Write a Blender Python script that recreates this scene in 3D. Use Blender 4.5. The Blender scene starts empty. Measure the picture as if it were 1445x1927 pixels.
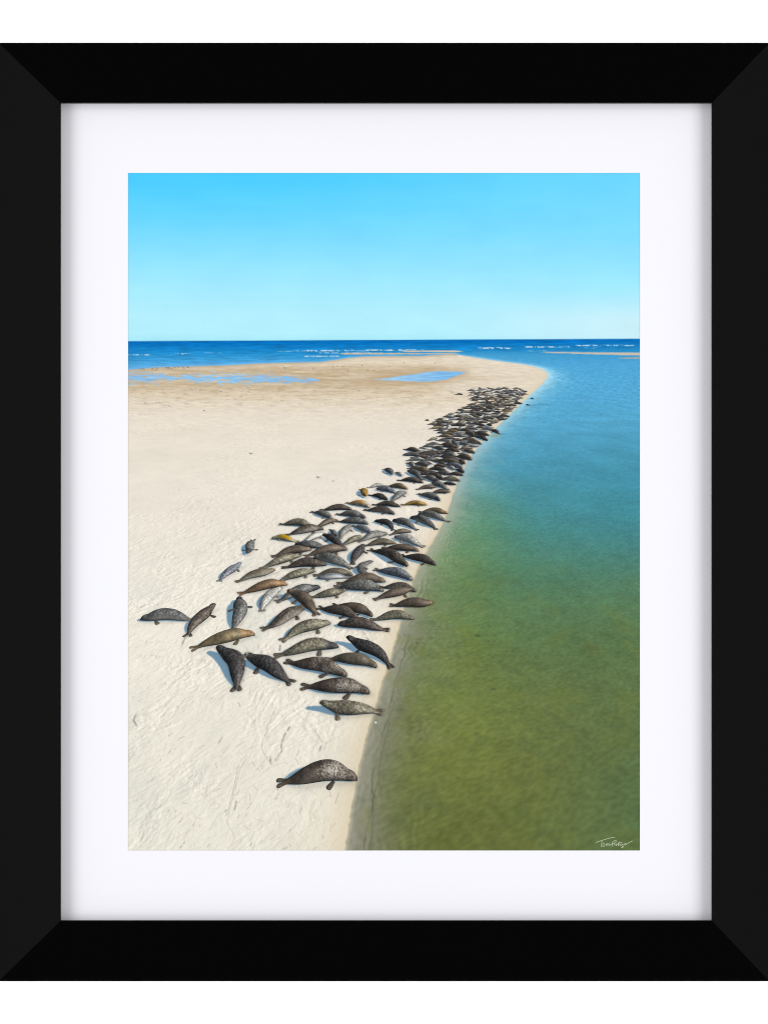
import bpy, math, random
import numpy as np

# ------------------------------------------------------------------ camera, light, exposure
S = 0.5 / 1445.0            # metres per unit of the measured layout (the frame is 50 cm wide)
HANG = 1.5                  # height of the picture's centre above the floor
CAM_D = 5.0                 # camera distance from the wall
scene = bpy.context.scene
cam_data = bpy.data.cameras.new("camera")
cam_data.sensor_fit = 'VERTICAL'
cam_data.sensor_height = 36.0
cam_data.lens = 36.0 * CAM_D / (1927 * S)
cam_data.clip_start = 0.1
cam_data.clip_end = 100.0
cam = bpy.data.objects.new("camera", cam_data)
cam.location = (0, -CAM_D, HANG)
cam.rotation_euler = (math.radians(90), 0, 0)
scene.collection.objects.link(cam)
scene.camera = cam

WORLD_L = 1.1
world = bpy.data.worlds.new("World")
scene.world = world
world.use_nodes = True
# a white studio that is a little darker overhead and underfoot than around the sides
_nt = world.node_tree
_tc = _nt.nodes.new("ShaderNodeTexCoord"); _sx = _nt.nodes.new("ShaderNodeSeparateXYZ")
_ab = _nt.nodes.new("ShaderNodeMath"); _ab.operation = 'ABSOLUTE'
_mr = _nt.nodes.new("ShaderNodeMapRange"); _mr.interpolation_type = 'SMOOTHSTEP'
_mr.inputs[1].default_value = 0.1; _mr.inputs[2].default_value = 0.75
_mr.inputs[3].default_value = 1.2; _mr.inputs[4].default_value = 0.7
_nt.links.new(_tc.outputs["Generated"], _sx.inputs[0]); _nt.links.new(_sx.outputs["Z"], _ab.inputs[0])
_nt.links.new(_ab.outputs[0], _mr.inputs[0]); _nt.links.new(_mr.outputs[0], _nt.nodes["Background"].inputs[0])
world.node_tree.nodes["Background"].inputs[1].default_value = WORLD_L

LAMP_L = 5.2                # radiance of the two copy-stand softboxes
for sx in (-1, 1):
    ld = bpy.data.lights.new("softbox", 'AREA')
    ld.shape = 'RECTANGLE'
    ld.size, ld.size_y = 0.85, 2.0
    ld.energy = LAMP_L * math.pi * ld.size * ld.size_y
    lo = bpy.data.objects.new("softbox", ld)
    a = math.radians(44)
    R = 1.9
    lo.location = (sx * R * math.sin(a), -R * math.cos(a), HANG)
    lo.rotation_euler = (math.radians(90), 0, sx * a)
    scene.collection.objects.link(lo)

vs = scene.view_settings
vs.view_transform = 'Standard'
vs.look = 'None'
vs.exposure = 0.0
vs.gamma = 1.0
vs.use_curve_mapping = False

scene.cycles.pixel_filter_type = 'BLACKMAN_HARRIS'
scene.cycles.filter_width = 1.05

E_LIGHT = 1.94              # light level at the print: printed reflectance = picture value / E_LIGHT

rng = np.random.RandomState(7)
random.seed(7)

# ------------------------------------------------------------------ helpers
def lin(c):
    c = np.asarray(c, dtype=np.float64) / 255.0
    c = np.clip(c, 0, 1)
    return np.where(c <= 0.04045, c / 12.92, ((c + 0.055) / 1.055) ** 2.4)

def to3(X, Y, w):
    """layout units (right, down) and height off the wall (m) -> world"""
    X = np.asarray(X, float); Y = np.asarray(Y, float)
    w = np.broadcast_to(np.asarray(w, float), X.shape)
    return np.stack([(X - 722.5) * S, -w, HANG + (963.5 - Y) * S], -1)

def mesh_from(name, verts, faces, mat, parent=None, colors=None, smooth=False):
    me = bpy.data.meshes.new(name)
    verts = np.asarray(verts, np.float32)
    if isinstance(faces, np.ndarray):
        nf, k = faces.shape
        me.vertices.add(len(verts)); me.vertices.foreach_set("co", verts.ravel())
        me.loops.add(nf * k); me.loops.foreach_set("vertex_index", faces.astype(np.int32).ravel())
        me.polygons.add(nf)
        me.polygons.foreach_set("loop_start", np.arange(0, nf * k, k, dtype=np.int32))
        me.update(calc_edges=True)
    else:
        me.from_pydata([tuple(map(float, v)) for v in verts], [], faces)
    if colors is not None:
        at = me.attributes.new("ink", 'FLOAT_COLOR', 'POINT')
        c4 = np.ones((len(verts), 4), np.float32); c4[:, :3] = colors
        at.data.foreach_set("color", c4.ravel())
    me.materials.append(mat)
    o = bpy.data.objects.new(name, me)
    scene.collection.objects.link(o)
    if parent is not None:
        o.parent = parent
        o.matrix_parent_inverse = parent.matrix_world.inverted() if False else o.matrix_parent_inverse
    return o

def mat_new(name):
    m = bpy.data.materials.new(name); m.use_nodes = True
    nt = m.node_tree
    return m, nt, nt.nodes["Principled BSDF"]

def mat_plain(name, col, rough, spec, grain=0.0, gscale=900.0, bump=0.0):
    m, nt, p = mat_new(name)
    p.inputs["Roughness"].default_value = rough
    p.inputs["Specular IOR Level"].default_value = spec
    tc = nt.nodes.new("ShaderNodeTexCoord")
    nz = nt.nodes.new("ShaderNodeTexNoise")
    nz.inputs["Scale"].default_value = gscale; nz.inputs["Detail"].default_value = 4
    nt.links.new(tc.outputs["Object"], nz.inputs["Vector"])
    mr = nt.nodes.new("ShaderNodeMapRange")
    mr.inputs[3].default_value = 1 - grain; mr.inputs[4].default_value = 1 + grain
    nt.links.new(nz.outputs["Fac"], mr.inputs[0])
    vm = nt.nodes.new("ShaderNodeVectorMath"); vm.operation = 'SCALE'
    vm.inputs[0].default_value = col
    nt.links.new(mr.outputs[0], vm.inputs["Scale"])
    nt.links.new(vm.outputs[0], p.inputs["Base Color"])
    if bump:
        b = nt.nodes.new("ShaderNodeBump"); b.inputs["Strength"].default_value = bump
        b.inputs["Distance"].default_value = 0.0002
        nt.links.new(nz.outputs["Fac"], b.inputs["Height"])
        nt.links.new(b.outputs[0], p.inputs["Normal"])
    return m

def mat_ink(name, grain, gscale):
    """matte photo paper carrying the printed ink, with a fine paper grain"""
    m, nt, p = mat_new(name)
    p.inputs["Roughness"].default_value = 0.8
    p.inputs["Specular IOR Level"].default_value = 0.0
    at = nt.nodes.new("ShaderNodeAttribute"); at.attribute_name = "ink"
    tc = nt.nodes.new("ShaderNodeTexCoord")
    nz = nt.nodes.new("ShaderNodeTexNoise")
    nz.inputs["Scale"].default_value = gscale; nz.inputs["Detail"].default_value = 3
    nt.links.new(tc.outputs["Object"], nz.inputs["Vector"])
    mr = nt.nodes.new("ShaderNodeMapRange")
    mr.inputs[1].default_value = 0.25; mr.inputs[2].default_value = 0.75
    mr.inputs[3].default_value = 1 - grain; mr.inputs[4].default_value = 1 + grain
    nt.links.new(nz.outputs["Fac"], mr.inputs[0])
    vm = nt.nodes.new("ShaderNodeVectorMath"); vm.operation = 'SCALE'
    nt.links.new(at.outputs["Color"], vm.inputs[0])
    nt.links.new(mr.outputs[0], vm.inputs["Scale"])
    nt.links.new(vm.outputs[0], p.inputs["Base Color"])
    return m

M_WALL = mat_plain("wall_paint", (0.93, 0.93, 0.93), 0.9, 0.0, 0.005, 60)
M_BLACK = mat_plain("black_lacquer", (0.0002, 0.0002, 0.0002), 0.36, 0.021, 0.1, 300)
M_MAT = mat_plain("mat_card", tuple(lin((248, 248, 254)) / E_LIGHT), 0.95, 0.0, 0.006, 1400)
M_CORE = mat_plain("mat_core", (0.62, 0.62, 0.62), 0.95, 0.0, 0.01)
M_PAPER = mat_plain("paper", (0.6, 0.6, 0.6), 0.9, 0.0, 0.01)
M_SKY = mat_ink("print_sky", 0.02, 2600)
M_SEA = mat_ink("print_sea", 0.05, 3400)
M_SAND = mat_ink("print_sand", 0.025, 3000)
M_WATER = mat_ink("print_water", 0.06, 3000)
M_SEAL = mat_ink("print_seal", 0.10, 3400)

# ------------------------------------------------------------------ wall and frame
wv = [(-6, 0, -1.0), (6, 0, -1.0), (6, 0, 5), (-6, 0, 5), (-6, 0.1, -1.0), (6, 0.1, -1.0), (6, 0.1, 5), (-6, 0.1, 5)]
wall = mesh_from("wall", wv, [(0, 1, 2, 3), (5, 4, 7, 6), (0, 4, 5, 1), (3, 2, 6, 7), (0, 3, 7, 4), (1, 5, 6, 2)], M_WALL)
wall["kind"] = "structure"
wall["label"] = "plain bright white wall behind the black frame"

root = bpy.data.objects.new("framed_print", None)
root.empty_display_size = 0.1
scene.collection.objects.link(root)
root["label"] = "black framed photo print of seals on a sandy shore, with wide white mat"
root["category"] = "framed print"

W_OUT, W_IN, W_MAT, W_PRINT = 0.0032, 0.0190, 0.0080, 0.0076
BACK = 0.0006
OUT = (-1.5, 81.0, 1446.5, 1846.0)      # outer edge  left, top, right, bottom
INN = (114.5, 193.5, 1339.0, 1733.0)   # sight edge
kx = 1 - W_IN / CAM_D                  # the sight edge stands 19 mm nearer: its true size
INN = tuple(c + (v - c) * kx for v, c in zip(INN, (722.5, 963.5, 722.5, 963.5)))
RAB = 7.0                              # rebate behind the lip

def corner(box, i):
    l, t, r, b = box
    return [(l, t), (r, t), (r, b), (l, b)][i]

def rail(i):
    """one mitred moulding length: outer edge, bevelled face, sight edge, rebate"""
    j = (i + 1) % 4
    rab = (INN[0] - RAB, INN[1] - RAB, INN[2] + RAB, INN[3] + RAB)
    e = 1.2                            # eased arris at both edges
    prof = [(OUT, BACK), (OUT, W_OUT - 0.0004),
            ((OUT[0] + e, OUT[1] + e, OUT[2] - e, OUT[3] - e), W_OUT + 0.0001),
            ((INN[0] - e, INN[1] - e, INN[2] + e, INN[3] + e), W_IN - 0.0001),
            (INN, W_IN - 0.0004), (INN, W_MAT + 0.0003), (rab, W_MAT + 0.0003), (rab, BACK)]
    va, vb = [], []
    for box, w in prof:
        a, b = corner(box, i), corner(box, j)
        va.append(to3(a[0], a[1], w)); vb.append(to3(b[0], b[1], w))
    n = len(prof)
    faces = [(k, (k + 1) % n, n + (k + 1) % n, n + k) for k in range(n)]
    faces += [tuple(range(n - 1, -1, -1)), tuple(range(n, 2 * n))]
    # hairline gap at the mitre
    V = np.array(va + vb)
    mid = V.mean(0)
    V = mid + (V - mid) * 0.99995
    o = mesh_from("frame_rail", V, faces, M_BLACK, root)
    return o
for i in range(4):
    rail(i)

# mat board with a bevelled window
PX0, PY0, PX1, PY1 = 241.5, 325.5, 1203.5, 1600.5
def mat_board():
    kp = 1 - W_MAT / CAM_D
    win = [722.5 + (PX0 - 722.5) * kp, 963.5 + (PY0 - 963.5) * kp, 722.5 + (PX1 - 722.5) * kp, 963.5 + (PY1 - 963.5) * kp]
    o_ = (INN[0] - 5, INN[1] - 5, INN[2] + 5, INN[3] + 5)
    bev = 0.6
    rings = [(o_, W_PRINT + 0.0002), (o_, W_MAT), ((win[0] - bev, win[1] - bev, win[2] + bev, win[3] + bev), W_MAT), (tuple(win), W_PRINT + 0.0003), (tuple(win), W_PRINT + 0.0002)]
    V = []
    for b, w in rings:
        for i in range(4):
            c = corner(b, i); V.append(to3(c[0], c[1], w))
    F = []
    for k in range(len(rings)):
        k2 = (k + 1) % len(rings)
        for i in range(4):
            j = (i + 1) % 4
            F.append((k * 4 + i, k * 4 + j, k2 * 4 + j, k2 * 4 + i))
    return mesh_from("mat_board", V, F, M_MAT, root)
mat_board()

def slab(name, box, w0, w1, m, parent):
    V = [to3(*corner(box, i), w0) for i in range(4)] + [to3(*corner(box, i), w1) for i in range(4)]
    F = [(0, 1, 2, 3), (7, 6, 5, 4)] + [(i, i + 4, (i + 1) % 4 + 4, (i + 1) % 4) for i in range(4)]
    return mesh_from(name, V, F, m, parent)
slab("backing_board", (INN[0] - 4, INN[1] - 4, INN[2] + 4, INN[3] + 4), 0.0030, W_PRINT - 0.0004, M_CORE, root)
paper = slab("photo_print", (PX0 - 14, PY0 - 14, PX1 + 14, PY1 + 14), W_PRINT - 0.0003, W_PRINT - 0.0001, M_PAPER, root)

# ------------------------------------------------------------------ noise
def _hash(ix, iy, seed):
    h = (ix.astype(np.int64) * 374761393 + iy.astype(np.int64) * 668265263 + seed * 1442695041) & 0x7fffffff
    h = ((h ^ (h >> 13)) * 1274126177) & 0x7fffffff
    h = ((h ^ (h >> 15)) * 2246822519) & 0x7fffffff
    return ((h ^ (h >> 14)) & 0xffffff) / float(0xffffff)

def vnoise(x, y, seed=0):
    """gradient noise, about -0.7 to 0.7"""
    x0 = np.floor(x); y0 = np.floor(y)
    fx = x - x0; fy = y - y0
    ux = fx * fx * fx * (fx * (fx * 6 - 15) + 10); uy = fy * fy * fy * (fy * (fy * 6 - 15) + 10)
    def g(i, j):
        a = _hash(x0 + i, y0 + j, seed) * 2 * np.pi
        return np.cos(a) * (fx - i) + np.sin(a) * (fy - j)
    a = g(0, 0) * (1 - ux) + g(1, 0) * ux
    b = g(0, 1) * (1 - ux) + g(1, 1) * ux
    return (a * (1 - uy) + b * uy) * 1.4

def fbm(x, y, oct=4, seed=0, gain=0.5):
    r = 0; a = 1.0
    for o in range(oct):
        r = r + a * vnoise(x, y, seed + o * 17)
        x = x * 2.03 + 11.3; y = y * 2.03 + 5.7; a *= gain
    return r

def smooth(a, b, x):
    t = np.clip((x - a) / (b - a), 0, 1)
    return t * t * (3 - 2 * t)

def ramp(x, stops):
    xs = [s[0] for s in stops]
    return np.stack([np.interp(x, xs, [s[1][k] for s in stops]) for k in range(3)], -1)

def mix(a, b, t):
    return a + (np.asarray(b, float) - a) * t[..., None]

# ------------------------------------------------------------------ the drone view printed on the paper
FOC, PITCH, DH = 886.0, math.radians(20.0), 11.0
CX, CY, TILT = 722.5, 962.0, 0.0047
cp, sp = math.cos(PITCH), math.sin(PITCH)

def ground(X, Y):
    dx = np.asarray(X, float) - CX; dy = np.asarray(Y, float) - CY
    x2 = dx - TILT * dy; y2 = dy + TILT * dx
    r = x2 / FOC; u = -y2 / FOC
    v = np.maximum(sp - u * cp, 0.0015)
    t = DH / v
    return r * t, (cp + u * sp) * t, t          # right, away, depth

def project(gx, gy, gz):
    h = gz - DH
    fw = gy * cp - h * sp
    up = gy * sp + h * cp
    x2 = gx / fw * FOC; y2 = -up / fw * FOC
    dx = x2 + TILT * y2; dy = y2 - TILT * x2
    return CX + dx, CY + dy, fw

STEP = 1.25
xs = np.arange(PX0 - 6, PX1 + 6 + STEP, STEP); ys = np.arange(PY0 - 6, PY1 + 6 + STEP, STEP)
X, Y = np.meshgrid(xs, ys)
NYG, NXG = X.shape
GX, GY, GD = ground(X, Y)
HZ = 640.2 - TILT * (X - CX)
MPP = GD / FOC                                   # metres per unit across
FOOT = np.maximum(GD * GD / (FOC * DH), MPP) * 1.0   # metres per unit in depth

def seg_dist(px, py, pts):
    d = np.full(px.shape, 1e9)
    for (ax, ay), (bx, by) in zip(pts[:-1], pts[1:]):
        vx, vy = bx - ax, by - ay
        L2 = vx * vx + vy * vy + 1e-12
        t = np.clip(((px - ax) * vx + (py - ay) * vy) / L2, 0, 1)
        d = np.minimum(d, np.hypot(px - ax - t * vx, py - ay - t * vy))
    return d

def inside(px, py, poly):
    r = np.zeros(px.shape, bool)
    n = len(poly)
    for i in range(n):
        x1, y1 = poly[i]; x2, y2 = poly[(i + 1) % n]
        if y1 == y2: continue
        c = ((y1 > py) != (y2 > py)) & (px < (x2 - x1) * (py - y1) / (y2 - y1) + x1)
        r ^= c
    return r

def chaikin(p, n=2):
    for _ in range(n):
        q = [p[0]]
        for a, b in zip(p[:-1], p[1:]):
            q.append((a[0] * .75 + b[0] * .25, a[1] * .75 + b[1] * .25))
            q.append((a[0] * .25 + b[0] * .75, a[1] * .25 + b[1] * .75))
        q.append(p[-1]); p = q
    return p

SHORE = [(640, 1640), (652, 1600), (658, 1560), (664, 1520), (671, 1480), (680, 1430), (692, 1385), (707, 1335), (719, 1290), (735, 1245),
         (745, 1205), (755, 1172), (764, 1135), (777, 1100), (790, 1062), (812, 1025), (826, 1000), (838, 975),
         (846, 950), (855, 922), (867, 890), (884, 860), (905, 834), (930, 808), (955, 784), (980, 760),
         (1003, 738), (1019, 724), (1029, 711), (1029, 702), (1021, 696), (1006, 690.5), (985, 686), (944, 681),
         (915, 677), (890, 673), (868, 669), (852, 667)]
SEATOP = [(852, 667), (822, 668.2), (790, 670.5), (735, 670.5), (690, 671), (655, 674), (637, 677), (600, 682), (540, 683),
          (477, 685), (430, 688), (386, 689), (340, 690.5), (300, 691.5), (270, 694), (225, 698)]
SHORE_S = chaikin(SHORE, 2)
SAND_POLY = SHORE_S + SEATOP + [(200, 698), (200, 1640)]
wob = 1.2 * vnoise(X / 14, Y / 9, 3) * np.clip((Y - 640) / 300, 0.15, 1.6)
wx = X + wob; wy = Y + 0.35 * wob
sand_in = inside(wx, wy, SAND_POLY)
pd = np.where(sand_in, -1, 1) * seg_dist(wx, wy, SHORE_S + SEATOP)      # layout units, + = water
g_sh = [tuple(float(v) for v in ground(*p)[:2]) for p in SHORE_S]
gm = Y > 660
md = np.full(X.shape, 1e3)
md[gm] = seg_dist(GX[gm] + 0.03 * vnoise(X[gm] / 9, Y[gm] / 9, 8), GY[gm], g_sh)   # metres from the waterline

# --- sky
sky = ramp((Y - 326) / (640 - 326), [(0, (72, 204, 255)), (.22, (98, 212, 255)), (.42, (128, 221, 255)), (.62, (156, 231, 254)),
                                     (.85, (180, 238, 253)), (.96, (180, 238, 252)), (1, (170, 234, 249))])
rx = (X - PX0) / (PX1 - PX0)
sky = mix(sky, (152, 228, 255), 0.48 * smooth(.1, 1.1, rx) * (1 - smooth(0.0, 1.0, (Y - 326) / 300)))
sky = mix(sky, (216, 241, 249), 0.65 * smooth(.55, 1.05, rx) * smooth(540, 615, Y))
sky += (3.0 * fbm(X / 120, Y / 40, 4, 5))[..., None] + (2.2 * vnoise(X / 2.2, Y / 2.2, 6))[..., None]

# --- open sea and channel
yy = Y + TILT * (X - CX)
deepsea = ramp(yy, [(640, (10, 104, 176)), (644, (8, 112, 190)), (652, (18, 124, 196)), (662, (32, 138, 202)), (672, (54, 152, 210)), (690, (92, 172, 226))])
deepsea = mix(deepsea, (40, 130, 185), 0.45 * smooth(.55, 1.0, rx) * smooth(641, 660, yy))
str_ = fbm(X / 26, yy / 1.6, 3, 21); str2 = fbm(X / 70, yy / 2.6, 3, 22)
deepsea = deepsea * (1 + 0.10 * str_ + 0.10 * str2)[..., None]
chan = ramp(Y, [(655, (44, 140, 198)), (668, (66, 156, 206)), (685, (80, 166, 214)), (715, (84, 170, 214)), (750, (86, 168, 210)), (800, (86, 165, 201)),
                (850, (81, 157, 187)), (900, (76, 148, 168)), (955, (75, 141, 147)), (1010, (75, 134, 124)), (1070, (78, 128, 100)),
                (1140, (86, 125, 85)), (1240, (94, 119, 70)), (1340, (99, 115, 62)), (1450, (101, 112, 57)), (1600, (97, 109, 56))])
far = smooth(1000, 760, Y)
# shallow green tongue close to the beach, deeper teal to the right
green = ramp(Y, [(880, (104, 160, 165)), (930, (98, 150, 130)), (1000, (100, 145, 100)), (1080, (108, 138, 76)), (1200, (116, 136, 64)), (1350, (122, 134, 54)), (1600, (112, 121, 54))])
chan = mix(chan, green, 0.6 * np.exp(-((md - 2.0) / 2.3) ** 2) * smooth(870, 960, Y))
chan = mix(chan, (78, 118, 80), 0.5 * smooth(.75, 1.05, rx) * smooth(1150, 1500, Y))
chan = mix(chan, (62, 140, 165), 0.45 * smooth(.7, 1.0, rx) * smooth(1150, 950, Y) * smooth(780, 900, Y))
shal = ramp(Y, [(690, (176, 222, 240)), (740, (160, 208, 228)), (800, (150, 196, 210)), (880, (158, 186, 190)), (950, (160, 172, 158)), (1050, (158, 166, 138)), (1200, (150, 150, 130)), (1600, (147, 145, 126))])
shal2 = ramp(Y, [(690, (130, 200, 232)), (800, (112, 178, 206)), (880, (116, 166, 176)), (950, (122, 158, 140)), (1050, (126, 148, 104)), (1200, (122, 127, 98)), (1600, (117, 119, 93))])
nb = 1 + 0.30 * smooth(.15, .9, md) * fbm(GX / 1.7, GY / 1.7, 3, 31)
near_w = 0.50 + 0.5 * np.clip((GY - 8) / 40, 0, 3)
t1 = np.clip(md * nb / near_w, 0, 50)
chan = mix(chan, shal2, np.exp(-(t1 / 2.6) ** 2) * 0.95)
chan = mix(chan, shal, np.exp(-(t1 / 0.95) ** 2))
# water texture, drawn in the perspective of the water plane
def vis(lam, k=1.0):
    return np.clip(lam / (2.2 * FOOT * k) - 0.25, 0, 1)
wc, ws = math.cos(0.5), math.sin(0.5)
RX = GX * wc + GY * ws; RY = -GX * ws + GY * wc
tex = 0.05 * fbm(GX / 3.2, GY / 4.2, 4, 41) + 0.05 * vis(.7) * fbm(RX / 0.75, RY / 0.32, 3, 42) + 0.085 * vis(.3) * vnoise(RX / 0.22, RY / 0.10, 43)
tex += 0.09 * np.clip(1 - vis(.7), 0, 1) * fbm(X / 9, Y / 1.9, 3, 44) * smooth(660, 720, Y)
tex *= .35 + .65 * smooth(.1, 1.2, md)
tex += 0.06 * smooth(.2, 1.0, md) * vnoise(X / 2.4, Y / 2.0, 45) * smooth(1050, 1300, Y)
cau = np.sin(md * 26 + 5 * fbm(GX / 0.8, GY / 0.8, 3, 46)) * np.exp(-((md - 0.9) / 1.1) ** 2) * vis(.24) * smooth(-.1, .35, vnoise(GX / 1.1, GY / 1.3, 47))
tex += 0.055 * cau
chan = chan * (1 + tex)[..., None]
pat = smooth(.18, .6, fbm(GX / 1.3, GY / 1.6, 4, 48)) * smooth(1000, 1200, Y)
chan = mix(chan, (116, 122, 46), 0.20 * pat)
pat2 = smooth(.25, .7, fbm(GX / 0.8 + 9, GY / 0.9, 4, 49)) * smooth(1050, 1200, Y)
chan = mix(chan, (74, 92, 58), 0.20 * pat2)
spk = smooth(.58, .72, vnoise(X / 2.6, Y / 2.2, 50)) * smooth(1250, 1450, Y)
chan = mix(chan, (140, 138, 64), 0.38 * spk)
lum = chan @ np.array([.3, .6, .1])
chan = chan + (lum[..., None] - chan) * (.13 * smooth(950, 1100, Y))[..., None]
# dark weed line just under the edge
wl = md - (0.42 + 0.10 * vnoise(GY / 0.9, GX * 0, 51) + 0.05 * vnoise(GY / 0.25, GX * 0, 52))
wlm = np.exp(-(wl / 0.016) ** 2) * smooth(-.35, .1, vnoise(GY / 1.2, GX * 0, 53)) * smooth(1010, 1090, Y)
chan = mix(chan, (74, 78, 68), 0.5 * wlm)
wl2 = md - (0.52 + 0.08 * vnoise(GY / 0.7, GX * 0, 54))
chan = mix(chan, (96, 98, 76), 0.35 * np.exp(-(wl2 / 0.03) ** 2) * smooth(1200, 1400, Y))
for bx_, by_, rx_, ry_, k in [(898, 1196, 6, 2.2, .55), (930, 1196, 3, 1.6, .4), (928, 1296, 4, 1.6, .5), (1088, 1122, 5, 1.4, .3), (753, 1335, 9, 6, .22), (770, 1352, 12, 9, .15),
                              (786, 1210, 4, 2, .25), (806, 1233, 3, 1.5, .25), (918, 1206, 3, 1.2, .3), (860, 1463, 3, 2, .25)]:
    chan = mix(chan, (50, 62, 50), k * np.exp(-(((X - bx_) / rx_) ** 2 + ((Y - by_) / ry_) ** 2)))
is_chan = smooth(640, 700, X) * smooth(655, 667, Y + 0.03 * (X - 900)) * (X > 800)
water = mix(deepsea, np.zeros(3), np.zeros(X.shape))
tc_ = (smooth(850, 905, X) * smooth(656, 670, yy))
water = deepsea * (1 - tc_[..., None]) + chan * tc_[..., None]
water = np.where((Y > 690)[..., None] & (X > 600)[..., None], chan, water)
# pale shallows off the sea edge of the sand
edge = np.exp(-np.clip(pd, 0, 99) / 2.6) * (Y < 700) * (X < 1000)
water = mix(water, (128, 190, 235), 0.75 * edge)
# sandbar in the sea, right bars
def bar(x0, x1, y0, y1, th0, th1, col, soft=0.7):
    global water, barmask
    t = np.clip((X - x0) / (x1 - x0), 0, 1)
    yc = y0 + (y1 - y0) * t; th = th0 + (th1 - th0) * t
    ends = smooth(x0 - 4, x0 + 14, X + 6 * vnoise(Y / 2, X / 30, 60)) * smooth(x1 + 4, x1 - 14, X)
    th = th * ends
    m_ = smooth(th + soft, th - soft, np.abs(Y - yc + 0.5 * vnoise(X / 12, Y / 4, 61))) * (ends > 0.02)
    water = mix(water, np.asarray(col) , m_)
    barmask = np.maximum(barmask, m_)
barmask = np.zeros(X.shape)
bar(752, 870, 661.2, 661.6, 1.0, 1.6, (218, 200, 175))
bar(640, 860, 666.0, 665.8, 1.6, 0.8, (208, 186, 156))
bar(1015, 1240, 663.4, 667.5, 0.7, 3.2, (200, 190, 174))
bar(1160, 1240, 674.6, 673.2, 0.7, 2.0, (182, 172, 154))
# breaking waves
FOAM = [(236, 284, 668.3, 1.1, 1), (326, 362, 666.3, 1.0, 1), (362, 420, 664.3, .7, .4), (522, 560, 661.5, .9, .7), (558, 640, 660.5, 1.5, 1), (640, 700, 660, 1.3, .8), (690, 765, 659.2, 1.4, 1),
        (570, 640, 671, 1.2, .9), (600, 720, 664.8, 1.0, .7), (760, 800, 658.5, 1.0, .7), (898, 962, 655.5, 1.6, 1), (984, 1072, 653.4, 1.3, 1), (1082, 1192, 650.6, 1.2, .9), (1098, 1122, 655, .8, .6), (985, 1030, 661, .8, .5)]
for x0, x1, y0, h, k in FOAM:
    env = smooth(x0 - 3, x0 + 6, X) * smooth(x1 + 3, x1 - 6, X)
    n = fbm(X / 11, Y / 2.6, 4, int(x0), .7) * 1.1 + .25 * vnoise(X / 34, Y * 0, int(x0) + 3)
    m_ = env * np.exp(-((Y - y0 - 0.7 * vnoise(X / 16, Y * 0, int(x0) + 1)) / (h * .85)) ** 2) * smooth(-.45, .3, n) * k
    water = mix(water, (236, 243, 247), np.clip(m_ * 1.0, 0, .95))
    sh_ = env * np.exp(-((Y - y0 - 2.0) / 1.0) ** 2) * k
    water = water * (1 - 0.06 * sh_)[..., None]

# --- sand
sand = ramp(Y, [(664, (206, 188, 162)), (676, (218, 203, 180)), (684, (215, 199, 175)), (692, (207, 188, 160)), (702, (199, 179, 150)), (716, (197, 177, 147)), (728, (205, 187, 159)),
                (742, (219, 204, 180)), (760, (228, 216, 196)), (790, (231, 221, 206)), (850, (232, 223, 209)), (950, (234, 226, 213)), (1100, (235, 229, 216)), (1300, (235, 230, 216)), (1600, (234, 230, 216))])
lowf = fbm(X / 130, Y / 16, 4, 71)
pale = smooth(760, 930, X + 60 * lowf) * smooth(760, 740, Y)
sand = mix(sand, (228, 217, 199), 0.92 * pale)
tan = smooth(.0, .5, fbm(X / 95, Y / 7, 4, 72)) * smooth(800, 700, Y) * (1 - 0.75 * pale)
sand = mix(sand, (184, 160, 126), 0.38 * tan * smooth(672, 690, Y))
pal2 = smooth(.05, .6, fbm(X / 90, Y / 6, 4, 73)) * smooth(800, 700, Y)
sand = mix(sand, (228, 215, 196), 0.45 * pal2)
band = np.exp(-((Y - 683 + 0.01 * (X - 700)) / 5.0) ** 2) * smooth(540, 720, X)
sand = mix(sand, (229, 216, 196), 0.8 * band)
stre = fbm(X / 22, Y / 2.4, 3, 74)
sand *= (1 + 0.055 * stre * smooth(860, 730, Y))[..., None]
dk = smooth(.25, .6, fbm(X / 20, Y / 3.0, 3, 75)) * smooth(780, 752, Y) * smooth(716, 732, Y)
sand = mix(sand, (158, 134, 104), 0.30 * dk)
# broad tonal drift of the dry sand
sand *= (1 + 0.018 * fbm(GX / 7, GY / 7, 3, 76) + 0.012 * fbm(GX / 1.6, GY / 1.6, 3, 77))[..., None]
sand = mix(sand, (214, 216, 206), 0.35 * smooth(.1, .6, fbm(GX / 2.2, GY / 3.5, 3, 78)) * smooth(950, 1100, Y))

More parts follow.
